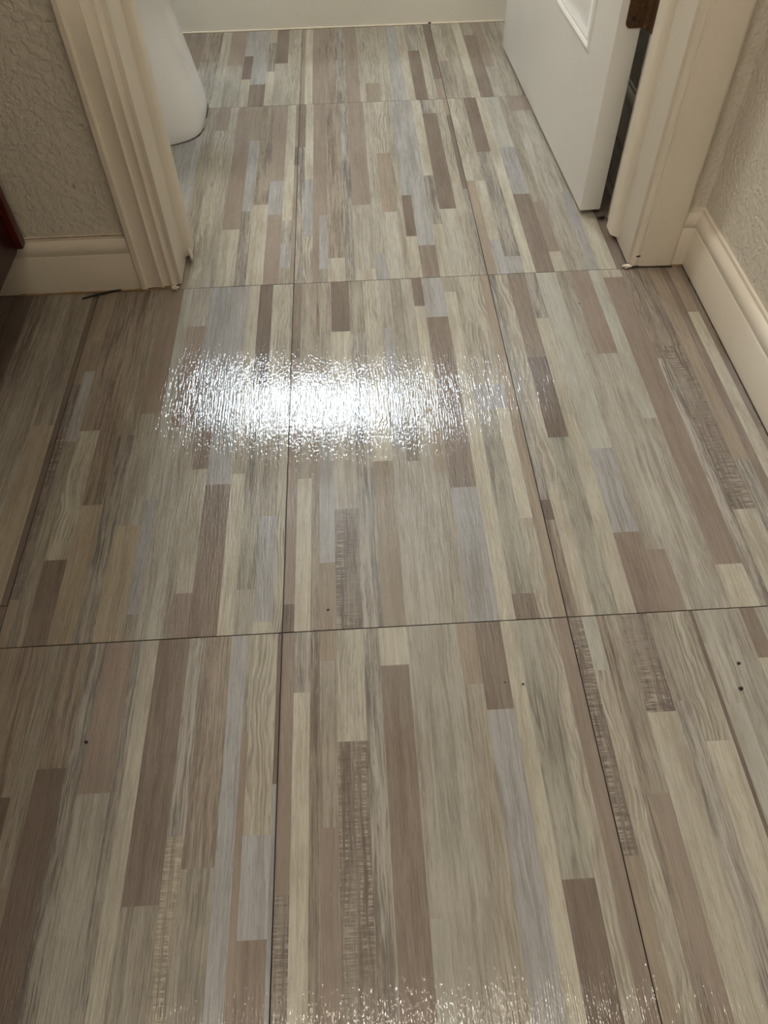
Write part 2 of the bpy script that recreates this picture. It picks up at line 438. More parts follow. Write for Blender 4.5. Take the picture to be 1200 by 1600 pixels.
# ------------------------------------------------------------------ the floor: vinyl tiles, each printed and embossed with wood strips
TILES = [
    ((-0.3996, -0.0978, -0.2189, 0.3957), [
        (-0.3996,-0.3722,-0.2189,0.3957,'T'), (-0.3722,-0.3442,0.2394,0.3957,'B2'), (-0.3722,-0.3442,-0.2189,0.2394,'D'), (-0.3442,-0.3258,0.1624,0.3957,'G'),
        (-0.3442,-0.3258,-0.2189,0.1624,'T'), (-0.3258,-0.2979,0.264,0.3957,'B2'), (-0.3258,-0.2979,-0.2189,0.264,'D'), (-0.2979,-0.2823,-0.2189,0.3957,'K'),
        (-0.2823,-0.2525,0.2382,0.3957,'M'), (-0.2823,-0.2525,-0.2189,0.2382,'L'), (-0.2525,-0.2423,-0.2189,0.3957,'K'), (-0.2423,-0.2274,-0.2189,0.3957,'C'),
        (-0.2274,-0.1949,0.1409,0.3957,'B'), (-0.2274,-0.1949,-0.2189,0.1409,'G'), (-0.1949,-0.1793,0.1958,0.3957,'K'), (-0.1949,-0.1793,-0.2189,0.1958,'X'),
        (-0.1793,-0.1503,0.168,0.3957,'B2'), (-0.1793,-0.1503,-0.2189,0.168,'G'), (-0.1503,-0.1341,-0.2189,0.3957,'U'), (-0.1341,-0.1273,0.2888,0.3957,'G'),
        (-0.1341,-0.1273,-0.2189,0.2888,'M'), (-0.1273,-0.1024,0.1927,0.3957,'W'), (-0.1273,-0.1024,0.1102,0.1927,'U'), (-0.1273,-0.1024,-0.2189,0.1102,'B'),
        (-0.1024,-0.0978,0.2371,0.3957,'D'), (-0.1024,-0.0978,-0.2189,0.2371,'U'),
    ]),
    ((-0.0978, 0.2058, -0.2189, 0.3957), [
        (-0.0978,-0.0844,0.1425,0.3957,'M'), (-0.0978,-0.0844,-0.2189,0.1425,'S'), (-0.0844,-0.0681,0.3267,0.3957,'K'), (-0.0844,-0.0681,-0.2189,0.3267,'C'),
        (-0.0681,-0.058,-0.2189,0.3957,'B2'), (-0.058,-0.0411,0.3597,0.3957,'T'), (-0.058,-0.0411,0.1954,0.3597,'G'), (-0.058,-0.0411,-0.2189,0.1954,'M'),
        (-0.0411,-0.0127,0.2736,0.3957,'W'), (-0.0411,-0.0127,-0.2189,0.2736,'S'), (-0.0127,0.0042,-0.2189,0.3957,'K'), (0.0042,0.0331,0.3511,0.3957,'C'),
        (0.0042,0.0331,-0.2189,0.3511,'B'), (0.0331,0.0486,0.1175,0.3957,'L'), (0.0331,0.0486,-0.2189,0.1175,'L2'), (0.0486,0.087,-0.2189,0.3957,'L'),
        (0.087,0.1064,0.3251,0.3957,'T'), (0.087,0.1064,-0.2189,0.3251,'G'), (0.1064,0.1333,0.2972,0.3957,'B'), (0.1064,0.1333,-0.2189,0.2972,'U'),
        (0.1333,0.1487,-0.2189,0.3957,'C'), (0.1487,0.1775,0.141,0.3957,'K2'), (0.1487,0.1775,-0.2189,0.141,'D'), (0.1775,0.1908,0.2443,0.3957,'W'),
        (0.1775,0.1908,-0.2189,0.2443,'W'), (0.1908,0.2058,-0.2189,0.3957,'M'),
    ]),
    ((0.2058, 0.5265, -0.2189, 0.3957), [
        (0.2058,0.2205,0.1567,0.3957,'S'), (0.2058,0.2205,-0.2189,0.1567,'T'), (0.2205,0.2361,0.3325,0.3957,'L2'), (0.2205,0.2361,-0.2189,0.3325,'W'),
        (0.2361,0.2456,-0.2189,0.3957,'B2'), (0.2456,0.2618,0.2081,0.3957,'G'), (0.2456,0.2618,-0.2189,0.2081,'M'), (0.2618,0.2903,0.2851,0.3957,'S'),
        (0.2618,0.2903,-0.2189,0.2851,'C'), (0.2903,0.3098,0.295,0.3957,'G'), (0.2903,0.3098,-0.2189,0.295,'K'), (0.3098,0.3362,0.2533,0.3957,'W'),
        (0.3098,0.3362,-0.2189,0.2533,'C'), (0.3362,0.3402,-0.2189,0.3957,'D'), (0.3402,0.3584,0.2893,0.3957,'L'), (0.3402,0.3584,-0.2189,0.2893,'L2'),
        (0.3584,0.3908,-0.2189,0.3957,'L'), (0.3908,0.4069,0.3363,0.3957,'B'), (0.3908,0.4069,-0.2189,0.3363,'C'), (0.4069,0.4412,-0.2189,0.3957,'L'),
        (0.4412,0.5265,-0.2189,0.3957,'B'),
    ]),
    ((-0.3996, -0.0978, 0.3957, 1.011), [
        (-0.3996,-0.3879,0.8027,1.011,'T'), (-0.3996,-0.3879,0.4553,0.8027,'S'), (-0.3996,-0.3879,0.3957,0.4553,'T'), (-0.3879,-0.3722,0.8947,1.011,'CT'),
        (-0.3879,-0.3722,0.828,0.8947,'T'), (-0.3879,-0.3722,0.6926,0.828,'U'), (-0.3879,-0.3722,0.3957,0.6926,'G'), (-0.3722,-0.3458,0.7106,1.011,'B2'),
        (-0.3722,-0.3458,0.5058,0.7106,'W'), (-0.3722,-0.3458,0.3957,0.5058,'B'), (-0.3458,-0.3193,0.5845,1.011,'B2'), (-0.3458,-0.3193,0.3957,0.5845,'CT'),
        (-0.3193,-0.2987,0.6991,1.011,'G'), (-0.3193,-0.2987,0.3957,0.6991,'K'), (-0.2987,-0.2682,0.7374,1.011,'M'), (-0.2987,-0.2682,0.5503,0.7374,'L'),
        (-0.2987,-0.2682,0.3957,0.5503,'CT'), (-0.2682,-0.2542,0.5877,1.011,'L2'), (-0.2682,-0.2542,0.4283,0.5877,'U'), (-0.2682,-0.2542,0.3957,0.4283,'G'),
        (-0.2542,-0.2254,0.9166,1.011,'L'), (-0.2542,-0.2254,0.7094,0.9166,'M'), (-0.2542,-0.2254,0.3957,0.7094,'L'), (-0.2254,-0.2172,0.7163,1.011,'U'),
        (-0.2254,-0.2172,0.3957,0.7163,'G'), (-0.2172,-0.1983,0.7071,1.011,'U'), (-0.2172,-0.1983,0.6336,0.7071,'B'), (-0.2172,-0.1983,0.4517,0.6336,'C'),
        (-0.2172,-0.1983,0.3957,0.4517,'M'), (-0.1983,-0.1672,0.6068,1.011,'U'), (-0.1983,-0.1672,0.3957,0.6068,'B'), (-0.1672,-0.15,0.8242,1.011,'C'),
        (-0.1672,-0.15,0.6228,0.8242,'G'), (-0.1672,-0.15,0.3957,0.6228,'C'), (-0.15,-0.1295,0.7846,1.011,'D'), (-0.15,-0.1295,0.4523,0.7846,'K2'),
        (-0.15,-0.1295,0.3957,0.4523,'L'), (-0.1295,-0.109,0.7331,1.011,'W'), (-0.1295,-0.109,0.5538,0.7331,'G'), (-0.1295,-0.109,0.4099,0.5538,'U'),
        (-0.1295,-0.109,0.3957,0.4099,'C'), (-0.109,-0.0978,0.3957,1.011,'W'),
    ]),
    ((-0.0978, 0.2058, 0.3957, 1.011), [
        (-0.0978,-0.0854,0.8343,1.011,'B'), (-0.0978,-0.0854,0.4304,0.8343,'M'), (-0.0978,-0.0854,0.3957,0.4304,'D'), (-0.0854,-0.0682,0.609,1.011,'G'),
        (-0.0854,-0.0682,0.3957,0.609,'C'), (-0.0682,-0.0584,0.3957,1.011,'B2'), (-0.0584,-0.0405,0.7782,1.011,'G'), (-0.0584,-0.0405,0.4823,0.7782,'U'),
        (-0.0584,-0.0405,0.3957,0.4823,'T'), (-0.0405,-0.0128,0.8891,1.011,'D'), (-0.0405,-0.0128,0.7766,0.8891,'C'), (-0.0405,-0.0128,0.5583,0.7766,'L'),
        (-0.0405,-0.0128,0.3957,0.5583,'S'), (-0.0128,0.0092,0.8843,1.011,'G'), (-0.0128,0.0092,0.3957,0.8843,'K'), (0.0092,0.0336,0.8539,1.011,'W'),
        (0.0092,0.0336,0.6319,0.8539,'C'), (0.0092,0.0336,0.3957,0.6319,'T'), (0.0336,0.0514,0.8928,1.011,'L'), (0.0336,0.0514,0.6524,0.8928,'U'),
        (0.0336,0.0514,0.3957,0.6524,'L'), (0.0514,0.0685,0.6293,1.011,'G'), (0.0514,0.0685,0.3957,0.6293,'L'), (0.0685,0.0855,0.3957,1.011,'L'),
        (0.0855,0.1009,0.9406,1.011,'D'), (0.0855,0.1009,0.7566,0.9406,'C'), (0.0855,0.1009,0.6079,0.7566,'T'), (0.0855,0.1009,0.3957,0.6079,'G'),
        (0.1009,0.1332,0.9127,1.011,'U'), (0.1009,0.1332,0.5826,0.9127,'B'), (0.1009,0.1332,0.3957,0.5826,'U'), (0.1332,0.151,0.9719,1.011,'G'),
        (0.1332,0.151,0.3957,0.9719,'C'), (0.151,0.1761,0.763,1.011,'W'), (0.151,0.1761,0.7133,0.763,'U'), (0.151,0.1761,0.4281,0.7133,'K2'),
        (0.151,0.1761,0.3957,0.4281,'B'), (0.1761,0.1922,0.7615,1.011,'W'), (0.1761,0.1922,0.7155,0.7615,'U'), (0.1761,0.1922,0.5309,0.7155,'C'),
        (0.1761,0.1922,0.3957,0.5309,'W'), (0.1922,0.2058,0.3957,1.011,'T'),
    ]),
    ((0.2058, 0.5265, 0.3957, 1.011), [
        (0.2058,0.218,0.5562,1.011,'K'), (0.2058,0.218,0.5262,0.5562,'D'), (0.2058,0.218,0.3957,0.5262,'B2'), (0.218,0.2349,0.5543,1.011,'W'),
        (0.218,0.2349,0.3957,0.5543,'C'), (0.2349,0.2614,0.8124,1.011,'B'), (0.2349,0.2614,0.6572,0.8124,'D'), (0.2349,0.2614,0.3957,0.6572,'K2'),
        (0.2614,0.2807,0.8982,1.011,'K'), (0.2614,0.2807,0.3957,0.8982,'C'), (0.2807,0.312,0.635,1.011,'L2'), (0.2807,0.312,0.5029,0.635,'U'),
        (0.2807,0.312,0.3957,0.5029,'B'), (0.312,0.3345,0.9662,1.011,'G'), (0.312,0.3345,0.4767,0.9662,'L'), (0.312,0.3345,0.3957,0.4767,'M'),
        (0.3345,0.3641,0.8133,1.011,'M'), (0.3345,0.3641,0.3957,0.8133,'L'), (0.3641,0.3833,0.6831,1.011,'L2'), (0.3641,0.3833,0.3957,0.6831,'L'),
        (0.3833,0.4145,0.9901,1.011,'C'), (0.3833,0.4145,0.4517,0.9901,'M'), (0.3833,0.4145,0.3957,0.4517,'C'), (0.4145,0.4288,0.7972,1.011,'B2'),
        (0.4145,0.4288,0.3957,0.7972,'K'), (0.4288,0.4567,0.8232,1.011,'B2'), (0.4288,0.4567,0.5272,0.8232,'S'), (0.4288,0.4567,0.3957,0.5272,'C'),
        (0.4567,0.4766,0.6038,1.011,'T'), (0.4567,0.4766,0.3957,0.6038,'K'), (0.4766,0.4878,0.3957,1.011,'B'), (0.4878,0.5045,0.8965,1.011,'T'),
        (0.4878,0.5045,0.3957,0.8965,'C'), (0.5045,0.5265,0.657,1.011,'B'), (0.5045,0.5265,0.3957,0.657,'M'),
    ]),
    ((-0.7014, -0.3996, 0.4478, 1.014), [
        (-0.7014,-0.6743,0.4478,1.014,'G'), (-0.6743,-0.6339,0.4478,1.014,'M'), (-0.6339,-0.6037,0.4478,1.014,'C'), (-0.6037,-0.5736,0.4478,1.014,'L'),
        (-0.5736,-0.5314,0.4478,1.014,'B'), (-0.5314,-0.4994,0.4478,1.014,'D'), (-0.4994,-0.4783,0.4478,1.014,'B2'), (-0.4783,-0.4354,0.4478,1.014,'G'),
        (-0.4354,-0.4074,0.7243,1.014,'G'), (-0.4354,-0.4074,0.4478,0.7243,'CT'), (-0.4074,-0.3996,0.4478,1.014,'D'),
    ]),
    ((-0.7014, -0.3996, -0.1668, 0.4478), [
        (-0.7014,-0.6743,-0.1668,0.4478,'B'), (-0.6743,-0.6339,-0.1668,0.4478,'G'), (-0.6339,-0.5736,-0.1668,0.4478,'C'), (-0.5736,-0.5314,-0.1668,0.4478,'M'),
        (-0.5314,-0.4994,-0.1668,0.4478,'G'), (-0.4994,-0.4783,-0.1668,0.4478,'L'), (-0.4783,-0.4354,-0.1668,0.4478,'U'), (-0.4354,-0.3996,-0.1668,0.4478,'B'),
    ]),
    ((-0.3996, -0.0978, 1.011, 1.6256), [
        (-0.3996,-0.3722,1.011,1.6256,'M'), (-0.3722,-0.3333,1.011,1.6256,'L'), (-0.3333,-0.2864,1.011,1.6256,'U'), (-0.2864,-0.2639,1.011,1.6256,'G'),
        (-0.2639,-0.2385,1.5268,1.6256,'M'), (-0.2639,-0.2385,1.011,1.5268,'W'), (-0.2385,-0.2222,1.011,1.6256,'L'), (-0.2222,-0.1927,1.171,1.6256,'M'),
        (-0.2222,-0.1927,1.011,1.171,'C'), (-0.1927,-0.1735,1.4791,1.6256,'T'), (-0.1927,-0.1735,1.2268,1.4791,'U'), (-0.1927,-0.1735,1.011,1.2268,'K'),
        (-0.1735,-0.1471,1.2457,1.6256,'B2'), (-0.1735,-0.1471,1.011,1.2457,'C'), (-0.1471,-0.1218,1.3237,1.6256,'M'), (-0.1471,-0.1218,1.2127,1.3237,'U'),
        (-0.1471,-0.1218,1.011,1.2127,'M'), (-0.1218,-0.1046,1.1929,1.6256,'C'), (-0.1218,-0.1046,1.1236,1.1929,'K'), (-0.1218,-0.1046,1.0552,1.1236,'U'),
        (-0.1218,-0.1046,1.011,1.0552,'G'), (-0.1046,-0.0978,1.4467,1.6256,'T'), (-0.1046,-0.0978,1.3785,1.4467,'D'), (-0.1046,-0.0978,1.011,1.3785,'T'),
    ]),
    ((-0.0978, 0.2058, 1.011, 1.6256), [
        (-0.0978,-0.0844,1.4458,1.6256,'B'), (-0.0978,-0.0844,1.011,1.4458,'K'), (-0.0844,-0.0692,1.3257,1.6256,'C'), (-0.0844,-0.0692,1.1395,1.3257,'U'),
        (-0.0844,-0.0692,1.011,1.1395,'W'), (-0.0692,-0.0581,1.011,1.6256,'M'), (-0.0581,-0.044,1.2039,1.6256,'M'), (-0.0581,-0.044,1.0469,1.2039,'U'),
        (-0.0581,-0.044,1.011,1.0469,'G'), (-0.044,-0.0168,1.0751,1.6256,'B2'), (-0.044,-0.0168,1.011,1.0751,'C'), (-0.0168,-0.0006,1.011,1.6256,'K'),
        (-0.0006,0.0315,1.2314,1.6256,'M'), (-0.0006,0.0315,1.0417,1.2314,'L'), (-0.0006,0.0315,1.011,1.0417,'C'), (0.0315,0.0496,1.0804,1.6256,'L'),
        (0.0315,0.0496,1.011,1.0804,'U'), (0.0496,0.0757,1.4103,1.6256,'W'), (0.0496,0.0757,1.2049,1.4103,'T'), (0.0496,0.0757,1.011,1.2049,'L'),
        (0.0757,0.0868,1.011,1.6256,'G'), (0.0868,0.1038,1.2565,1.6256,'U'), (0.0868,0.1038,1.1277,1.2565,'D'), (0.0868,0.1038,1.011,1.1277,'C'),
        (0.1038,0.1318,1.0998,1.6256,'U'), (0.1038,0.1318,1.011,1.0998,'B'), (0.1318,0.1498,1.321,1.6256,'C'), (0.1318,0.1498,1.1607,1.321,'K'),
        (0.1318,0.1498,1.011,1.1607,'C'), (0.1498,0.1788,1.5637,1.6256,'K'), (0.1498,0.1788,1.2068,1.5637,'D'), (0.1498,0.1788,1.011,1.2068,'L'),
        (0.1788,0.1968,1.011,1.6256,'W'), (0.1968,0.2058,1.552,1.6256,'T'), (0.1968,0.2058,1.2693,1.552,'D'), (0.1968,0.2058,1.011,1.2693,'K'),
    ]),
    ((0.2058, 0.5265, 1.011, 1.6256), [
        (0.2058,0.2217,1.2969,1.6256,'W'), (0.2058,0.2217,1.011,1.2969,'T'), (0.2217,0.2396,1.2955,1.6256,'W'), (0.2217,0.2396,1.1076,1.2955,'C'),
        (0.2217,0.2396,1.011,1.1076,'U'), (0.2396,0.2655,1.3989,1.6256,'D'), (0.2396,0.2655,1.0584,1.3989,'K'), (0.2396,0.2655,1.011,1.0584,'U'),
        (0.2655,0.2824,1.011,1.6256,'C'), (0.2824,0.3122,1.4123,1.6256,'L2'), (0.2824,0.3122,1.2441,1.4123,'U'), (0.2824,0.3122,1.011,1.2441,'B'),
        (0.3122,0.3311,1.2168,1.6256,'G'), (0.3122,0.3311,1.0656,1.2168,'M'), (0.3122,0.3311,1.011,1.0656,'C'), (0.3311,0.3677,1.5612,1.6256,'M'),
        (0.3311,0.3677,1.011,1.5612,'L'), (0.3677,0.3826,1.2441,1.6256,'L'), (0.3677,0.3826,1.011,1.2441,'U'), (0.3826,0.4103,1.011,1.6256,'C'),
        (0.4103,0.4271,1.011,1.6256,'B'), (0.4271,0.4517,1.011,1.6256,'D'), (0.4517,0.4813,1.011,1.6256,'B2'), (0.4813,0.5265,1.011,1.6256,'G'),
    ]),
    ((-0.3996, -0.0978, 1.6256, 2.03), [
        (-0.3996,-0.3802,1.6256,2.03,'M'), (-0.3802,-0.3252,1.6256,2.03,'B'), (-0.3252,-0.2837,1.8544,2.03,'B2'), (-0.3252,-0.2837,1.6664,1.8544,'K'),
        (-0.3252,-0.2837,1.6256,1.6664,'L'), (-0.2837,-0.2624,1.7058,2.03,'L'), (-0.2837,-0.2624,1.6256,1.7058,'C'), (-0.2624,-0.2263,1.8317,2.03,'M'),
        (-0.2624,-0.2263,1.6256,1.8317,'L'), (-0.2263,-0.2063,1.8771,2.03,'U'), (-0.2263,-0.2063,1.7569,1.8771,'D'), (-0.2263,-0.2063,1.6256,1.7569,'C'),
        (-0.2063,-0.173,1.7291,2.03,'U'), (-0.2063,-0.173,1.6256,1.7291,'B'), (-0.173,-0.1557,1.9473,2.03,'C'), (-0.173,-0.1557,1.7909,1.9473,'K'),
        (-0.173,-0.1557,1.6256,1.7909,'C'), (-0.1557,-0.1278,1.8321,2.03,'D'), (-0.1557,-0.1278,1.6256,1.8321,'L'), (-0.1278,-0.0978,1.6256,2.03,'W'),
    ]),
    ((-0.0978, 0.2058, 1.6256, 2.03), [
        (-0.0978,-0.088,1.6256,2.03,'T'), (-0.088,-0.0721,1.6256,2.03,'C'), (-0.0721,-0.0457,1.6256,2.03,'M'), (-0.0457,-0.0219,1.6256,2.03,'B2'),
        (-0.0219,0.0006,1.6256,2.03,'K'), (0.0006,0.0283,1.6256,2.03,'M'), (0.0283,0.0415,1.6256,2.03,'L'), (0.0415,0.0691,1.7127,2.03,'W'),
        (0.0415,0.0691,1.6256,1.7127,'T'), (0.0691,0.0967,1.6256,2.03,'L'), (0.0967,0.1243,1.6256,2.03,'U'), (0.1243,0.1427,1.6256,2.03,'C'),
        (0.1427,0.1689,1.873,2.03,'K'), (0.1427,0.1689,1.6256,1.873,'D'), (0.1689,0.1885,1.6256,2.03,'W'), (0.1885,0.2058,1.7216,2.03,'D'),
        (0.1885,0.2058,1.6256,1.7216,'T'),
    ]),
    ((0.2058, 0.5265, 1.6256, 2.03), [
        (0.2058,0.2304,1.8115,2.03,'W'), (0.2058,0.2304,1.6256,1.8115,'G'), (0.2304,0.2578,1.6256,2.03,'G'), (0.2578,0.2774,1.6256,2.03,'C'),
        (0.2774,0.306,1.9473,2.03,'G'), (0.2774,0.306,1.6256,1.9473,'B'), (0.306,0.3268,1.772,2.03,'M'), (0.306,0.3268,1.6256,1.772,'L'),
        (0.3268,0.3697,1.6256,2.03,'G'), (0.3697,0.4151,1.6256,2.03,'L'), (0.4151,0.4669,1.6256,2.03,'B'), (0.4669,0.5265,1.6256,2.03,'G'),
    ]),
]

floor = box('floor', (-1.13, 0.62, -1.75, 2.92, -0.05, -0.0026), M_SUB)
tag(floor, 'wood-look vinyl tile floor in mixed grey, cream and brown strips', 'floor', kind='structure')


def strip_mesh(x0, x1, y0, y1, zt):
    w, d = (x1 - x0) / 2, (y1 - y0) / 2
    b = -0.0012
    v = [(-w, -d, b), (w, -d, b), (w, d, b), (-w, d, b), (-w, -d, zt), (w, -d, zt), (w, d, zt), (-w, d, zt)]
    f = [(4, 5, 6, 7), (0, 1, 5, 4), (1, 2, 6, 5), (2, 3, 7, 6), (3, 0, 4, 7)]
    me = bpy.data.meshes.new('strip')
    me.from_pydata(v, [], f)
    return me


def px_of(x, y):
    p = Vector((x, y, -CAM_H))
    z = p.dot(_f)
    if z < 0.05:
        return None
    return 600 + 1177.57 * p.dot(_r) / z, 800 - 1177.57 * p.dot(_u) / z


def seen_area(x0, x1, y0, y1):
    """rough area in the photograph, for choosing which strips stay single parts"""
    a = 0
    n = 6
    for i in range(n):
        for j in range(n):
            p = px_of(x0 + (x1 - x0) * (i + .5) / n, y0 + (y1 - y0) * (j + .5) / n)
            if p and 0 < p[0] < 1200 and 0 < p[1] < 1600:
                t = px_of(x0 + (x1 - x0) * (i + .5) / n + 0.001, y0 + (y1 - y0) * (j + .5) / n + 0.001)
                a += (x1 - x0) * (y1 - y0) / (n * n) * abs(t[0] - p[0]) * abs(t[1] - p[1]) * 1e6
    hidden = (x0 < -0.345 and y0 > 1.03) or (x0 > 0.40 and y1 > 1.03) or (x0 < -0.52)
    return 0 if hidden else a


areas = sorted((seen_area(*s[:4]) for b, st in TILES for s in st), reverse=True)
LIMIT = areas[min(294, len(areas) - 1)]
rest = {}
fz = 0.0
floor_inv = Matrix.Translation(floor.location).inverted()
for (tx0, tx1, ty0, ty1), strips in TILES:
    gap = 0.0006
    bm = bmesh.new()
    cx, cy = (tx0 + tx1) / 2, (ty0 + ty1) / 2
    add_box(bm, tx0 + gap - cx, tx1 - gap - cx, ty0 + gap - cy, ty1 - gap - cy, -0.0026, -0.0012)
    tile = from_bm('vinyl_tile', bm, M_SUB, floor, Vector((cx, cy, 0)) - floor.location)
    for (x0, x1, y0, y1, k) in strips:
        a0 = x0 + gap if abs(x0 - tx0) < 1e-5 else x0
        a1 = x1 - gap if abs(x1 - tx1) < 1e-5 else x1
        b0 = y0 + gap if abs(y0 - ty0) < 1e-5 else y0
        b1 = y1 - gap if abs(y1 - ty1) < 1e-5 else y1
        zt = random.uniform(-0.00012, 0.0)
        sx, sy = (a0 + a1) / 2, (b0 + b1) / 2
        if seen_area(x0, x1, y0, y1) > LIMIT:
            link('strip', strip_mesh(a0, a1, b0, b1, zt), VINYL[k], tile, (sx - cx, sy - cy, 0))
        else:
            rest.setdefault(k, []).append((a0, a1, b0, b1, zt))
bm = bmesh.new()
kinds = sorted(rest)
for i, k in enumerate(kinds):
    for (a0, a1, b0, b1, zt) in rest[k]:
        n0 = len(bm.faces)
        add_box(bm, a0, a1, b0, b1, -0.0012, zt)
        bm.faces.ensure_lookup_table()
        for f in bm.faces[n0:]:
            f.material_index = i
ro = from_bm('outer_strips', bm, None, floor, Vector((0, 0, 0)) - floor.location)
for k in kinds:
    ro.data.materials.append(VINYL[k])
tag(ro, kind='stuff')

# ------------------------------------------------------------------ room shell
WY0, WY1 = 1.025, 1.145          # the wall with the doorway
JL, JR = -0.272, 0.427           # faces of the jambs
HEAD = 2.035
CEIL = 2.44
XR = 0.527
YB = 2.80


def multi_box(name, boxes, mat, label, cat):
    bm = bmesh.new()
    for b in boxes:
        add_box(bm, *b)
    o = from_bm(name, bm, mat)
    return tag(o, label, cat, kind='structure')


wf = multi_box('wall_front', [(-1.04, JL - 0.015, WY0, WY1, -0.0026, CEIL), (JR + 0.015, XR, WY0, WY1, -0.0026, CEIL),
                              (JL - 0.015, JR + 0.015, WY0, WY1, HEAD + 0.015, CEIL)], M_WALL,
               'greige textured wall with the bathroom doorway in it', 'wall')
multi_box('wall_right', [(XR, XR + 0.1, -1.75, 2.92, -0.0026, CEIL)], M_WALL,
          'textured beige wall running along the right side', 'wall')
multi_box('wall_left', [(-1.14, -1.04, -1.75, 2.92, -0.0026, CEIL)], M_WALL,
          'textured wall on the left behind the vanity and the toilet', 'wall')
multi_box('wall_behind', [(-1.14, XR + 0.1, -1.85, -1.75, -0.0026, CEIL)], M_WALL,
          'textured hall wall behind the viewer', 'wall')
WX0, WX1, WZ0, WZ1 = -0.40, -0.07, 1.80, 2.25
multi_box('wall_back', [(-1.04, WX0, YB, YB + 0.12, -0.0026, CEIL), (WX1, XR, YB, YB + 0.12, -0.0026, CEIL),
                        (WX0, WX1, YB, YB + 0.12, -0.0026, WZ0), (WX0, WX1, YB, YB + 0.12, WZ1, CEIL)], M_WALL,
          'far bathroom wall above the bathtub with a high window', 'wall')
multi_box('ceiling', [(-1.14, XR + 0.1, -1.85, 2.92, CEIL, CEIL + 0.1)], M_CEIL, 'white textured ceiling', 'ceiling')

# high frosted window over the tub
win = empty('window_1', ((WX0 + WX1) / 2, YB + 0.05, WZ0))
tag(win, 'small high frosted window over the bathtub', 'window', kind='structure')
hw, hh = (WX1 - WX0) / 2, WZ1 - WZ0
for n_, b in (('window_frame', (-hw, hw, -0.02, 0.02, 0, 0.03)), ('window_frame', (-hw, hw, -0.02, 0.02, hh - 0.03, hh)),
              ('window_frame', (-hw, -hw + 0.03, -0.02, 0.02, 0.03, hh - 0.03)),
              ('window_frame', (hw - 0.03, hw, -0.02, 0.02, 0.03, hh - 0.03))):
    box(n_, b, M_DOOR, win, 0.003)
box('pane', (-hw + 0.03, hw - 0.03, 0.0, 0.006, 0.03, hh - 0.03), M_PANE, win)

# door casing on the hall side
CAS = [(0, 0), (0, 0.013), (0.002, 0.0155), (0.0085, 0.016), (0.0105, 0.0148), (0.0115, 0.0125), (0.016, 0.0115),
       (0.024, 0.0112), (0.031, 0.0122), (0.0335, 0.0132), (0.035, 0.0122), (0.0365, 0.0100), (0.042, 0.0090), (0.046, 0.0096),
       (0.0485, 0.0106), (0.0505, 0.0096), (0.0520, 0.0078), (0.0560, 0.0068), (0.0575, 0.0045), (0.0575, 0)]
tr1 = empty('trim_1', (0.08, WY0, 0))
tag(tr1, 'cream painted moulded door casing around the doorway', 'door casing', kind='structure')


def rel(o, p):
    return Vector(p) - o.location


prism('casing', CAS, rel(tr1, (-0.3345, WY0, 0.003)), (1, 0, 0), (0, -1, 0), (0, 0, 1), HEAD + 0.06, M_TRIM, tr1)
CASR = [(0, 0), (0, 0.0125), (0.002, 0.0145), (0.006, 0.0155), (0.030, 0.0150), (0.046, 0.0142), (0.052, 0.0136), (0.0535, 0.0118),
        (0.0555, 0.0118), (0.0570, 0.0130), (0.0600, 0.0122), (0.0630, 0.0085), (0.0655, 0.0060), (0.0655, 0)]
prism('casing', CASR, rel(tr1, (0.4965, WY0, 0.003)), (-1, 0, 0), (0, -1, 0), (0, 0, 1), HEAD + 0.06, M_TRIM, tr1)
prism('casing', CAS, rel(tr1, (-0.3345, WY0, HEAD + 0.063)), (0, 0, 1), (0, -1, 0), (1, 0, 0), 0.831, M_TRIM, tr1)

# jambs and stops
tr2 = empty('trim_2', (0.08, WY0 + 0.06, 0))
tag(tr2, 'cream painted door jamb with narrow stop strips inside the doorway', 'door jamb', kind='structure')


def rbox(name, b, mat, par, bevel=0.0, seg=2):
    L = par.location
    return box(name, (b[0] - L.x, b[1] - L.x, b[2] - L.y, b[3] - L.y, b[4] - L.z, b[5] - L.z), mat, par, bevel, seg)


rbox('jamb', (JL - 0.015, JL, 1.018, 1.152, 0.004, HEAD), M_TRIM, tr2, 0.001)
rbox('jamb', (JR, JR + 0.015, 1.018, 1.152, 0.004, HEAD), M_TRIM, tr2, 0.001)
rbox('jamb', (JL - 0.015, JR + 0.015, 1.018, 1.152, HEAD, HEAD + 0.015), M_TRIM, tr2, 0.001)
STOP = [(0, 0), (0.0, 0.0085), (0.002, 0.0105), (0.026, 0.0105), (0.030, 0.0085), (0.034, 0.004), (0.036, 0)]
prism('door_stop', STOP, rel(tr2, (JL, 1.118, 0.010)), (0, -1, 0), (1, 0, 0), (0, 0, 1), HEAD - 0.010, M_TRIM, tr2)
prism('door_stop', STOP, rel(tr2, (JR, 1.118, 0.010)), (0, -1, 0), (-1, 0, 0), (0, 0, 1), HEAD - 0.010, M_TRIM, tr2)
prism('door_stop', STOP, rel(tr2, (JL, 1.118, HEAD)), (0, -1, 0), (0, 0, -1), (1, 0, 0), JR - JL, M_TRIM, tr2)


def lump(name, c, r, mat, par=None, seed=0, squash=(1, 1, 1)):
    bm = bmesh.new()
    bmesh.ops.create_icosphere(bm, subdivisions=2, radius=1.0)
    for v in bm.verts:
        k = 1 + 0.9 * noise.noise(v.co * 2.3 + Vector((seed, seed * 2.1, 0)))
        v.co = Vector((v.co.x * r * squash[0] * k, v.co.y * r * squash[1] * k, v.co.z * r * squash[2] * k))
    L = par.location if par is not None else Vector((0, 0, 0))
    return from_bm(name, bm, mat, par, Vector(c) - L, smooth=True)


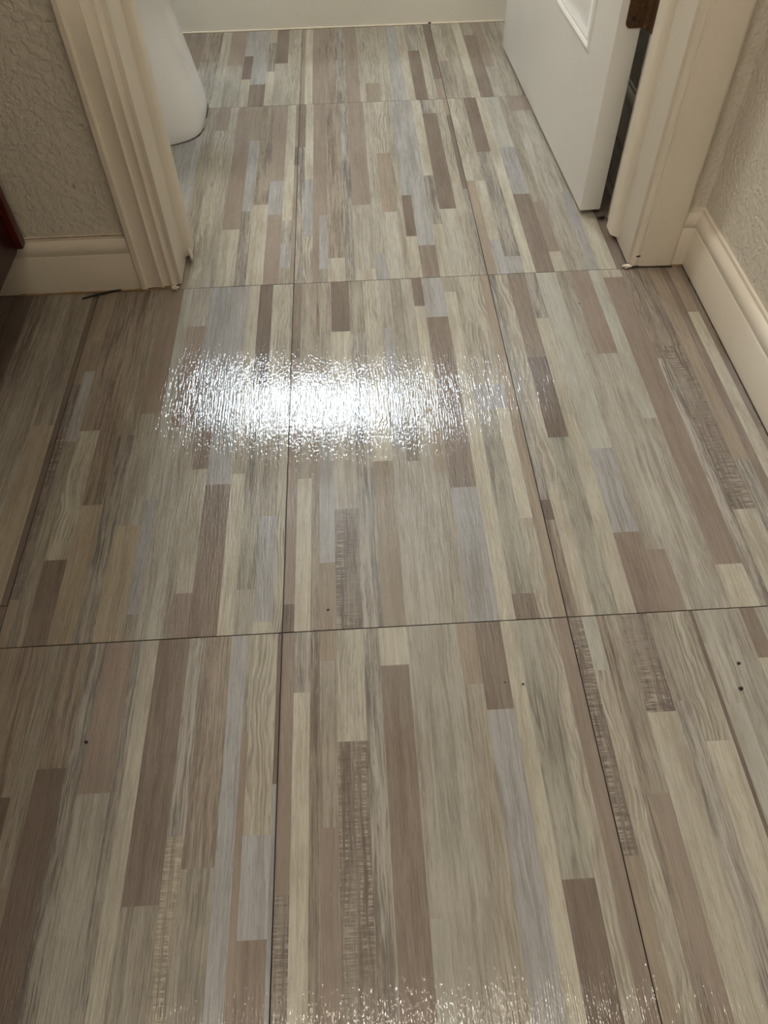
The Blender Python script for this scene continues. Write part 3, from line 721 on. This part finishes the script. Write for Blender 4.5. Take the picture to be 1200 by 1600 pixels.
lump('torn_caulk', (JL + 0.0095, 1.082, 0.012), 0.0070, M_FLAKE, tr2, 1, (0.35, 1.0, 1.5))
lump('torn_caulk', (-0.281, 1.008, 0.005), 0.0042, M_FLAKE, tr2, 2, (1.3, 0.7, 0.9))
lump('torn_caulk', (JR - 0.001, 1.012, 0.004), 0.0055, M_FLAKE, tr2, 3, (1.5, 0.7, 0.5))
lump('nail_stub', (JR - 0.011, 1.150, 0.005), 0.003, M_BLACK, tr2, 4, (2.2, 0.7, 0.8))

# baseboards
BB = [(0, 0), (0.0125, 0), (0.0125, 0.060), (0.0110, 0.0625), (0.0115, 0.066), (0.0125, 0.070), (0.0115, 0.076), (0.0085, 0.081),
      (0.0045, 0.084), (0.0040, 0.0885), (0, 0.089)]


def baseboard(name, p0, U, W, length, label):
    o = prism(name, BB, p0, U, (0, 0, 1), W, length, M_TRIM)
    tag(o, label, 'baseboard', kind='structure')
    return o


b1 = baseboard('baseboard_left', (-0.60, WY0, 0.001), (0, -1, 0), (1, 0, 0), 0.60 - 0.3345,
               'cream baseboard along the front wall left of the door casing')
b2 = baseboard('baseboard_front', (0.4965, WY0, 0.001), (0, -1, 0), (1, 0, 0), XR - 0.4965,
               'short stub of cream baseboard between right casing and corner')
b3 = baseboard('baseboard_right', (XR, -1.75, 0.001), (-1, 0, 0), (0, 1, 0), 1.75 + WY0 - 0.0,
               'cream baseboard with rounded top along the right wall')
b4 = baseboard('baseboard_bathroom', (XR, WY1 + 0.008, 0.001), (-1, 0, 0), (0, 1, 0), 2.024 - WY1 - 0.010,
               'baseboard in shadow behind the open bathroom door')


def bead(name, pts, r, mat, par, seed=0):
    """ragged caulk or dirt line along a joint"""
    bm = bmesh.new()
    rings = []
    P = []
    for a, b in zip(pts, pts[1:]):
        a, b = Vector(a), Vector(b)
        n = max(2, int((b - a).length / 0.006))
        for i in range(n):
            P.append(a.lerp(b, i / n))
    P.append(Vector(pts[-1]))
    for i, p in enumerate(P):
        d = (P[min(i + 1, len(P) - 1)] - P[max(i - 1, 0)]).normalized()
        s = d.cross(Vector((0, 0, 1))).normalized()
        up = s.cross(d)
        k = r * (0.55 + 0.9 * abs(noise.noise(p * 60 + Vector((seed, 0, 0)))))
        rings.append([p + s * k * math.cos(t) + up * k * math.sin(t) for t in [j * math.pi / 3 for j in range(6)]])
    add_loft(bm, rings)
    L = par.location
    c = P[0]
    for v in bm.verts:
        v.co -= c
    return from_bm(name, bm, mat, par, c - L, smooth=True)


bead('caulk_bead', [(-0.52, WY0 - 0.0135, 0.001), (-0.3345, WY0 - 0.0135, 0.001)], 0.0022, M_CAULK, b1, 3)
bead('caulk_bead', [(0.4965, WY0 - 0.0135, 0.001), (XR - 0.0130, WY0 - 0.0135, 0.001)], 0.0022, M_CAULK, b2, 5)
bead('dirt_line', [(XR - 0.0132, WY0 - 0.014, 0.0005), (XR - 0.0132, 0.35, 0.0005)], 0.0011, M_SEAM, b3, 7)
bead('caulk_bead', [(XR - 0.0135, WY0 - 0.0135, 0.002), (XR - 0.0135, WY0 - 0.0135, 0.03)], 0.0012, M_CAULK, b3, 9)
bead('caulk_bead', [(-0.3345, WY0 - 0.0165, 0.001), (-0.277, WY0 - 0.0085, 0.001)], 0.0018, M_CAULK, tr1, 11)
bead('dirt_line', [(0.4965, WY0 - 0.0165, 0.001), (0.432, WY0 - 0.0085, 0.001)], 0.0018, M_SEAM, tr1, 13)
bead('dirt_line', [(-0.52, WY0 - 0.004, 0.090), (-0.3345, WY0 - 0.004, 0.090)], 0.0008, M_CAULK, b1, 15)
lump('paint_chip', (0.4400, WY0 - 0.0125, 0.020), 0.0022, M_BLACK, tr1, 17, (1.6, 0.4, 0.7))
lump('wall_scuff', (-0.386, WY0 - 0.0003, 0.165), 0.0035, M_CAULK, wf, 19, (0.25, 0.12, 1.3))

# ------------------------------------------------------------------ the open bathroom door
DW, DT, DZ0, DZ1 = 0.690, 0.035, 0.0087, 2.030
door = empty('door_1', (0.418, 1.1684, 0.0))
door.rotation_euler = (0, 0, math.atan2(0.9992, -0.0400))
tag(door, 'white moulded panel door standing open into the bathroom', 'door', kind='structure')
box('door_slab', (0, DW, 0, DT, DZ0, DZ1), M_DOOR, door, 0.0015)


def door_panel(s0, s1, z0, z1, side):
    y = DT if side > 0 else 0.0
    cx, cz = (s0 + s1) / 2, (z0 + z1) / 2
    w, h = (s1 - s0) / 2, (z1 - z0) / 2
    loops = [(0.0, -0.001), (0.0015, 0.0030), (0.005, 0.0042), (0.0085, 0.0030), (0.0105, 0.0012), (0.0135, 0.0028), (0.017, 0.0020),
             (0.020, 0.0008), (0.032, 0.0010), (0.044, 0.0042)]
    bm = bmesh.new()
    rings = []
    for ins, t in loops:
        yy = t * (1 if side > 0 else -1)
        a, b = w - ins, h - ins
        rings.append([(-a, yy, -b), (a, yy, -b), (a, yy, b), (-a, yy, b)])
    add_loft(bm, rings, cap0=False)
    return from_bm('panel', bm, M_DOOR, door, (cx, y, cz), smooth=True, angle=30)


for side in (1, -1):
    for (s0, s1) in ((0.097, 0.300), (0.390, 0.593)):
        for (z0, z1) in ((0.217, 0.84), (1.02, 1.62), (1.72, 1.92)):
            door_panel(s0, s1, z0, z1, side)


def hinge(z0):
    h = empty('hinge', (0, 0, z0), door)
    H = 0.089
    # leaf let into the edge of the door, rounded corners
    bm = bmesh.new()
    r = 0.007
    y0, y1 = -0.002, 0.0235
    prof = [(y0, 0), (y1 - r, 0)]
    for i in range(1, 7):
        t = -math.pi / 2 + i * math.pi / 12
        prof.append((y1 - r + r * math.cos(t), r + r * math.sin(t)))
    prof.append((y1, H - r))
    for i in range(1, 7):
        t = i * math.pi / 12
        prof.append((y1 - r + r * math.cos(t), H - r + r * math.sin(t)))
    prof.append((y0, H))
    add_prism(bm, prof, (0.0005, 0, 0), (0, 1, 0), (0, 0, 1), (-1, 0, 0), 0.0026)
    from_bm('leaf', bm, M_HINGE, h)
    # leaf on the jamb side, seen edge-on
    bm = bmesh.new()
    add_box(bm, -0.030, -0.004, -0.0085, -0.0060, 0, H)
    from_bm('leaf', bm, M_HINGE, h)
    for k in range(5):
        bm = bmesh.new()
        add_lathe(bm, [(0.0055, k * H / 5 + 0.0004), (0.0062, k * H / 5 + 0.001), (0.0062, (k + 1) * H / 5 - 0.001),
                       (0.0055, (k + 1) * H / 5 - 0.0004)], (-0.003, -0.0070, 0), 16)
        from_bm('knuckle', bm, M_HINGE, h, smooth=True, angle=40)
    bm = bmesh.new()
    add_lathe(bm, [(0.002, -0.003), (0.0045, -0.002), (0.0045, H + 0.002), (0.002, H + 0.003)], (-0.003, -0.0070, 0), 12)
    from_bm('pin', bm, M_HINGE, h, smooth=True, angle=40)
    for zz, yy in ((0.012, 0.014), (0.045, 0.017), (0.077, 0.014)):
        bm = bmesh.new()
        add_lathe(bm, [(0.0032, 0.0), (0.0030, -0.0008), (0.0012, -0.0006), (0.0006, -0.0002)], (-0.0021, yy, zz), 12, 'x')
        from_bm('screw', bm, M_BLACK, h)
    return h


for z in (0.284, 0.98, 1.72):
    hinge(z)
for side in (1, -1):
    bm = bmesh.new()
    pr = [(0.030, 0.0), (0.032, 0.003), (0.030, 0.006), (0.012, 0.008), (0.011, 0.025), (0.018, 0.030), (0.026, 0.038), (0.027, 0.048),
          (0.022, 0.057), (0.010, 0.061)]
    add_lathe(bm, [(r, d * side) for r, d in pr], (DW - 0.06, DT if side > 0 else 0.0, 0.93), 24, 'y')
    from_bm('knob', bm, M_CHROME, door, smooth=True, angle=50)

# ------------------------------------------------------------------ bathtub
tub = empty('bathtub', (-0.2515, 2.41, 0))
tag(tub, 'white bathtub with plain apron along the far end of the bathroom', 'bathtub')


def rrect(x0, x1, y0, y1, z, r, n=5):
    pts = []
    for cx, cy, a0 in ((x1 - r, y1 - r, 0), (x0 + r, y1 - r, 90), (x0 + r, y0 + r, 180), (x1 - r, y0 + r, 270)):
        for i in range(n + 1):
            t = math.radians(a0 + 90 * i / n)
            pts.append((cx + r * math.cos(t), cy + r * math.sin(t), z))
    return pts


TX0, TX1, TY0, TY1 = -0.776, 0.776, -0.386, 0.388
bm = bmesh.new()
add_loft(bm, [rrect(TX0, TX1, TY0, TY1, 0.0, 0.006), rrect(TX0, TX1, TY0, TY1, 0.012, 0.006),
              rrect(TX0, TX1, TY0 + 0.004, TY1, 0.30, 0.006), rrect(TX0, TX1, TY0 + 0.002, TY1, 0.345, 0.008),
              rrect(TX0, TX1, TY0 - 0.006, TY1, 0.36, 0.010), rrect(TX0, TX1, TY0 - 0.006, TY1, 0.385, 0.012),
              rrect(TX0 + 0.006, TX1 - 0.006, TY0 + 0.002, TY1 - 0.006, 0.395, 0.012),
              rrect(TX0 + 0.07, TX1 - 0.07, TY0 + 0.075, TY1 - 0.06, 0.392, 0.14),
              rrect(TX0 + 0.085, TX1 - 0.085, TY0 + 0.09, TY1 - 0.075, 0.37, 0.13),
              rrect(TX0 + 0.14, TX1 - 0.12, TY0 + 0.13, TY1 - 0.11, 0.12, 0.12),
              rrect(TX0 + 0.20, TX1 - 0.17, TY0 + 0.18, TY1 - 0.16, 0.06, 0.10)])
from_bm('shell', bm, M_TUB, tub, smooth=True, angle=35)
bead('caulk_bead', [(tub.location.x - 0.45, 2.0225, 0.001), (tub.location.x + 0.70, 2.0225, 0.001)], 0.0028, M_FLAKE, tub, 21)
lump('scuff', (0.030, 2.0255, 0.038), 0.008, M_CAULK, tub, 23, (0.9, 0.06, 0.35))
lump('mould_spot', (0.206, 2.021, 0.003), 0.003, M_BLACK, tub, 24, (1.4, 0.5, 0.6))
bm = bmesh.new()
add_lathe(bm, [(0.022, 0), (0.022, 0.004), (0.004, 0.006)], (0.52, 0.0, 0.061), 20)
from_bm('drain', bm, M_CHROME, tub, smooth=True, angle=40)

# ------------------------------------------------------------------ toilet, facing right, tank on the bathroom's left wall
toi = empty('toilet', (-0.60, 1.585, 0))
tag(toi, 'white ceramic toilet with a smooth skirted base behind the left casing', 'toilet')


def tsec(z, xf, xb, hwid, e, egg=0.0, n=48):
    cx, a = (xf + xb) / 2, (xf - xb) / 2
    return superellipse(cx, 0, a, hwid, z, e, n, egg)


XO = 0.60
bm = bmesh.new()
add_loft(bm, [tsec(0.000, XO - 0.287, -0.25, 0.124, 4.2), tsec(0.012, XO - 0.285, -0.25, 0.126, 4.2), tsec(0.030, XO - 0.287, -0.25, 0.125, 4.2),
              tsec(0.10, XO - 0.299, -0.25, 0.118, 4.0), tsec(0.17, XO - 0.312, -0.25, 0.112, 3.8), tsec(0.225, XO - 0.312, -0.25, 0.114, 3.4),
              tsec(0.27, XO - 0.280, -0.26, 0.132, 3.0), tsec(0.32, XO - 0.225, -0.27, 0.160, 2.7), tsec(0.36, XO - 0.198, -0.28, 0.176, 2.5),
              tsec(0.385, XO - 0.190, -0.28, 0.181, 2.5), tsec(0.395, XO - 0.195, -0.28, 0.178, 2.5)])
from_bm('bowl', bm, M_PORC, toi, smooth=True, angle=60)
bm = bmesh.new()
add_loft(bm, [tsec(0.397, XO - 0.192, -0.20, 0.182, 2.4), tsec(0.400, XO - 0.186, -0.20, 0.186, 2.4), tsec(0.412, XO - 0.186, -0.20, 0.186, 2.4),
              tsec(0.415, XO - 0.190, -0.20, 0.183, 2.4)])
from_bm('seat', bm, M_PORC, toi, smooth=True, angle=50)
bm = bmesh.new()
add_loft(bm, [tsec(0.417, XO - 0.190, -0.20, 0.184, 2.4), tsec(0.420, XO - 0.186, -0.20, 0.187, 2.4), tsec(0.430, XO - 0.190, -0.20, 0.184, 2.4),
              tsec(0.436, XO - 0.23, -0.18, 0.150, 2.4)])
from_bm('lid', bm, M_PORC, toi, smooth=True, angle=50)
bm = bmesh.new()
add_loft(bm, [rrect(-0.40, -0.225, -0.19, 0.19, 0.385, 0.03), rrect(-0.415, -0.215, -0.205, 0.205, 0.55, 0.035),
              rrect(-0.42, -0.21, -0.215, 0.215, 0.72, 0.035)])
tank = from_bm('tank', bm, M_PORC, toi, smooth=True, angle=40)
bm = bmesh.new()
add_loft(bm, [rrect(-0.425, -0.203, -0.222, 0.222, 0.722, 0.035), rrect(-0.427, -0.200, -0.225, 0.225, 0.735, 0.035),
              rrect(-0.425, -0.203, -0.222, 0.222, 0.752, 0.035), rrect(-0.41, -0.22, -0.20, 0.20, 0.757, 0.03)])
from_bm('tank_lid', bm, M_PORC, tank, smooth=True, angle=40)
bm = bmesh.new()
add_box(bm, -0.205, -0.190, -0.16, -0.09, 0.66, 0.672, 0.004)
from_bm('flush_lever', bm, M_CHROME, tank, smooth=True, angle=40)
bead('caulk_bead', [(toi.location.x + p[0], toi.location.y + p[1], 0.0008) for p in tsec(0, XO - 0.2855, -0.25, 0.1255, 4.2)
                    if p[0] > 0.05], 0.0009, M_SEAM, toi, 31)

# ------------------------------------------------------------------ cherry cabinet at the left edge
CX0, CX1, CY0, CY1, CZ0, CZ1 = -1.038, -0.506, -0.99, 1.012, 0.0880, 0.80
cab = empty('vanity_cabinet', ((CX0 + CX1) / 2, (CY0 + CY1) / 2, 0))
tag(cab, 'dark cherry-red wooden vanity cabinet against the wall at the left edge', 'cabinet')
rbox('body', (CX0, CX1, CY0, CY1, CZ0, CZ1), M_CHERRY_DARK, cab, 0.002)
rbox('filler_strip', (CX1 - 0.012, -0.4785, 0.996, 1.0120, CZ0 + 0.001, CZ1), M_CHERRY, cab, 0.0015)
rbox('plinth', (CX0, CX1 - 0.065, CY0 + 0.03, CY1, 0.0005, CZ0), M_CHERRY_DARK, cab)
for k in range(5):
    ya = CY0 + 0.008 + k * 0.398
    d = rbox('cabinet_door', (CX1, CX1 + 0.018, ya, ya + 0.390, CZ0 - 0.004, CZ1 - 0.16), M_CHERRY_DARK, cab, 0.003)
    dr = rbox('drawer', (CX1, CX1 + 0.018, ya, ya + 0.390, CZ1 - 0.150, CZ1 - 0.012), M_CHERRY_DARK, cab, 0.003)
    for par, zz, yy in ((d, 0.48, 0.15 if k % 2 == 0 else -0.15), (dr, 0.069, 0.0)):
        bm = bmesh.new()
        add_lathe(bm, [(0.006, 0.0), (0.006, 0.012), (0.013, 0.018), (0.013, 0.024), (0.006, 0.028)], (0.009, yy, zz), 16, 'x')
        from_bm('knob', bm, M_HINGE, par, smooth=True, angle=45)
ctop = empty('countertop', ((CX0 + CX1) / 2, (CY0 + CY1) / 2, CZ1 + 0.0005))
tag(ctop, 'cream vanity countertop on the cherry cabinet, above the left edge', 'countertop')
rbox('slab', (CX0, CX1 + 0.040, CY0 - 0.02, CY1, CZ1 + 0.0005, CZ1 + 0.032), M_COUNTER, ctop, 0.006, 3)
rbox('backsplash', (CX0, CX0 + 0.02, CY0 - 0.02, CY1, CZ1 + 0.0325, CZ1 + 0.13), M_COUNTER, ctop, 0.004, 3)

# light bar over the vanity
vl = empty('vanity_light', (-1.04, -0.35, 2.02))
tag(vl, 'three-globe light bar glowing on the wall over the vanity', 'lamp')
box('back_plate', (0.0005, 0.022, -0.30, 0.30, -0.05, 0.05), M_CHROME, vl, 0.004)
for k in range(3):
    y = (k - 1) * 0.21
    bm = bmesh.new()
    add_lathe(bm, [(0.024, 0.022), (0.024, 0.10), (0.032, 0.115), (0.032, 0.125)], (0, y, 0), 20, 'x')
    arm = from_bm('lamp_holder', bm, M_CHROME, vl, smooth=True, angle=40)
    bm = bmesh.new()
    bmesh.ops.create_uvsphere(bm, u_segments=24, v_segments=12, radius=0.055)
    from_bm('globe', bm, M_GLOBE, vl, (0.172, y, 0), smooth=True)

# ------------------------------------------------------------------ small scraps on the floor
bm = bmesh.new()
pts = [(-0.029, -0.0085, 0.0012), (-0.015, -0.0035, 0.0022), (0.0, 0.001, 0.0024), (0.015, 0.0052, 0.0026), (0.029, 0.0082, 0.0024)]
wd = [0.0006, 0.0012, 0.0015, 0.0014, 0.0011]
rings = []
for (x, y, z), w in zip(pts, wd):
    rings.append([(x, y - w, z - 0.0009), (x, y + w, z - 0.0009), (x, y + w, z + 0.0009), (x, y - w, z + 0.0009)])
add_loft(bm, rings)
tw = from_bm('splinter', bm, M_BLACK, None, (-0.3936, 1.0040, 0.0))
tag(tw, 'thin black splinter lying beside the left baseboard', 'splinter')
for (x, y, r, s, lab) in [
        (-0.0490, 0.4205, 0.0016, 1, 'tiny dark crumb just above the long cross seam near the centre'),
        (0.3682, 0.3310, 0.0018, 2, 'upper of two dark crumbs near the right edge below the cross seam'),
        (0.3608, 0.3042, 0.0022, 3, 'lower and larger of two dark crumbs near the right edge'),
        (0.3325, 0.9273, 0.0012, 4, 'tiny dark crumb below the right door jamb on pale strips'),
        (-0.2836, 0.2877, 0.0017, 5, 'tiny dark crumb on brown strips at left below the cross seam'),
        (0.146, 0.322, 0.0012, 6, 'right one of two tiny specks on the cream strip right of centre'),
        (0.128, 0.325, 0.0011, 7, 'left one of two tiny specks beside the cream strip right of centre')]:
    c = lump('crumb', (x, y, r * 0.45), r, M_BLACK, None, 40 + s, (1, 0.8, 0.5))
    tag(c, lab, 'crumb', 'dark crumbs scattered on the floor')

# ------------------------------------------------------------------ hall ceiling lamp (its glints show at the foot of the picture)
lamp = empty('ceiling_lamp', (0.075, 0.185, CEIL))
tag(lamp, 'round flush ceiling lamp with a glowing glass dome above the hall', 'lamp')
bm = bmesh.new()
add_lathe(bm, [(0.03, 0.0), (0.070, 0.0), (0.075, -0.008), (0.075, -0.025), (0.066, -0.030), (0.03, -0.030)], (0, 0, 0), 40)
from_bm('base_ring', bm, M_CHROME, lamp, smooth=True, angle=40)
bm = bmesh.new()
add_lathe(bm, [(0.042, -0.030), (0.0415, -0.040), (0.038, -0.050), (0.030, -0.059), (0.018, -0.065), (0.003, -0.068)], (0, 0, 0), 40)
from_bm('dome', bm, M_DOME, lamp, smooth=True)

bath_fill = empty('ceiling_lamp', (-0.66, 1.72, CEIL))  # added fill lamp, set where the doorway wall hides its floor reflection
tag(bath_fill, 'unseen round ceiling lamp added above the toilet to brighten the bathroom', 'lamp')
bm = bmesh.new()
add_lathe(bm, [(0.05, 0.0), (0.135, 0.0), (0.140, -0.008), (0.140, -0.022), (0.130, -0.026), (0.05, -0.026)], (0, 0, 0), 40)
from_bm('base_ring', bm, M_CHROME, bath_fill, smooth=True, angle=40)
bm = bmesh.new()
add_lathe(bm, [(0.125, -0.026), (0.123, -0.040), (0.110, -0.058), (0.085, -0.073), (0.05, -0.083), (0.01, -0.086)], (0, 0, 0), 40)
from_bm('dome', bm, M_BATH_FILL, bath_fill, smooth=True)
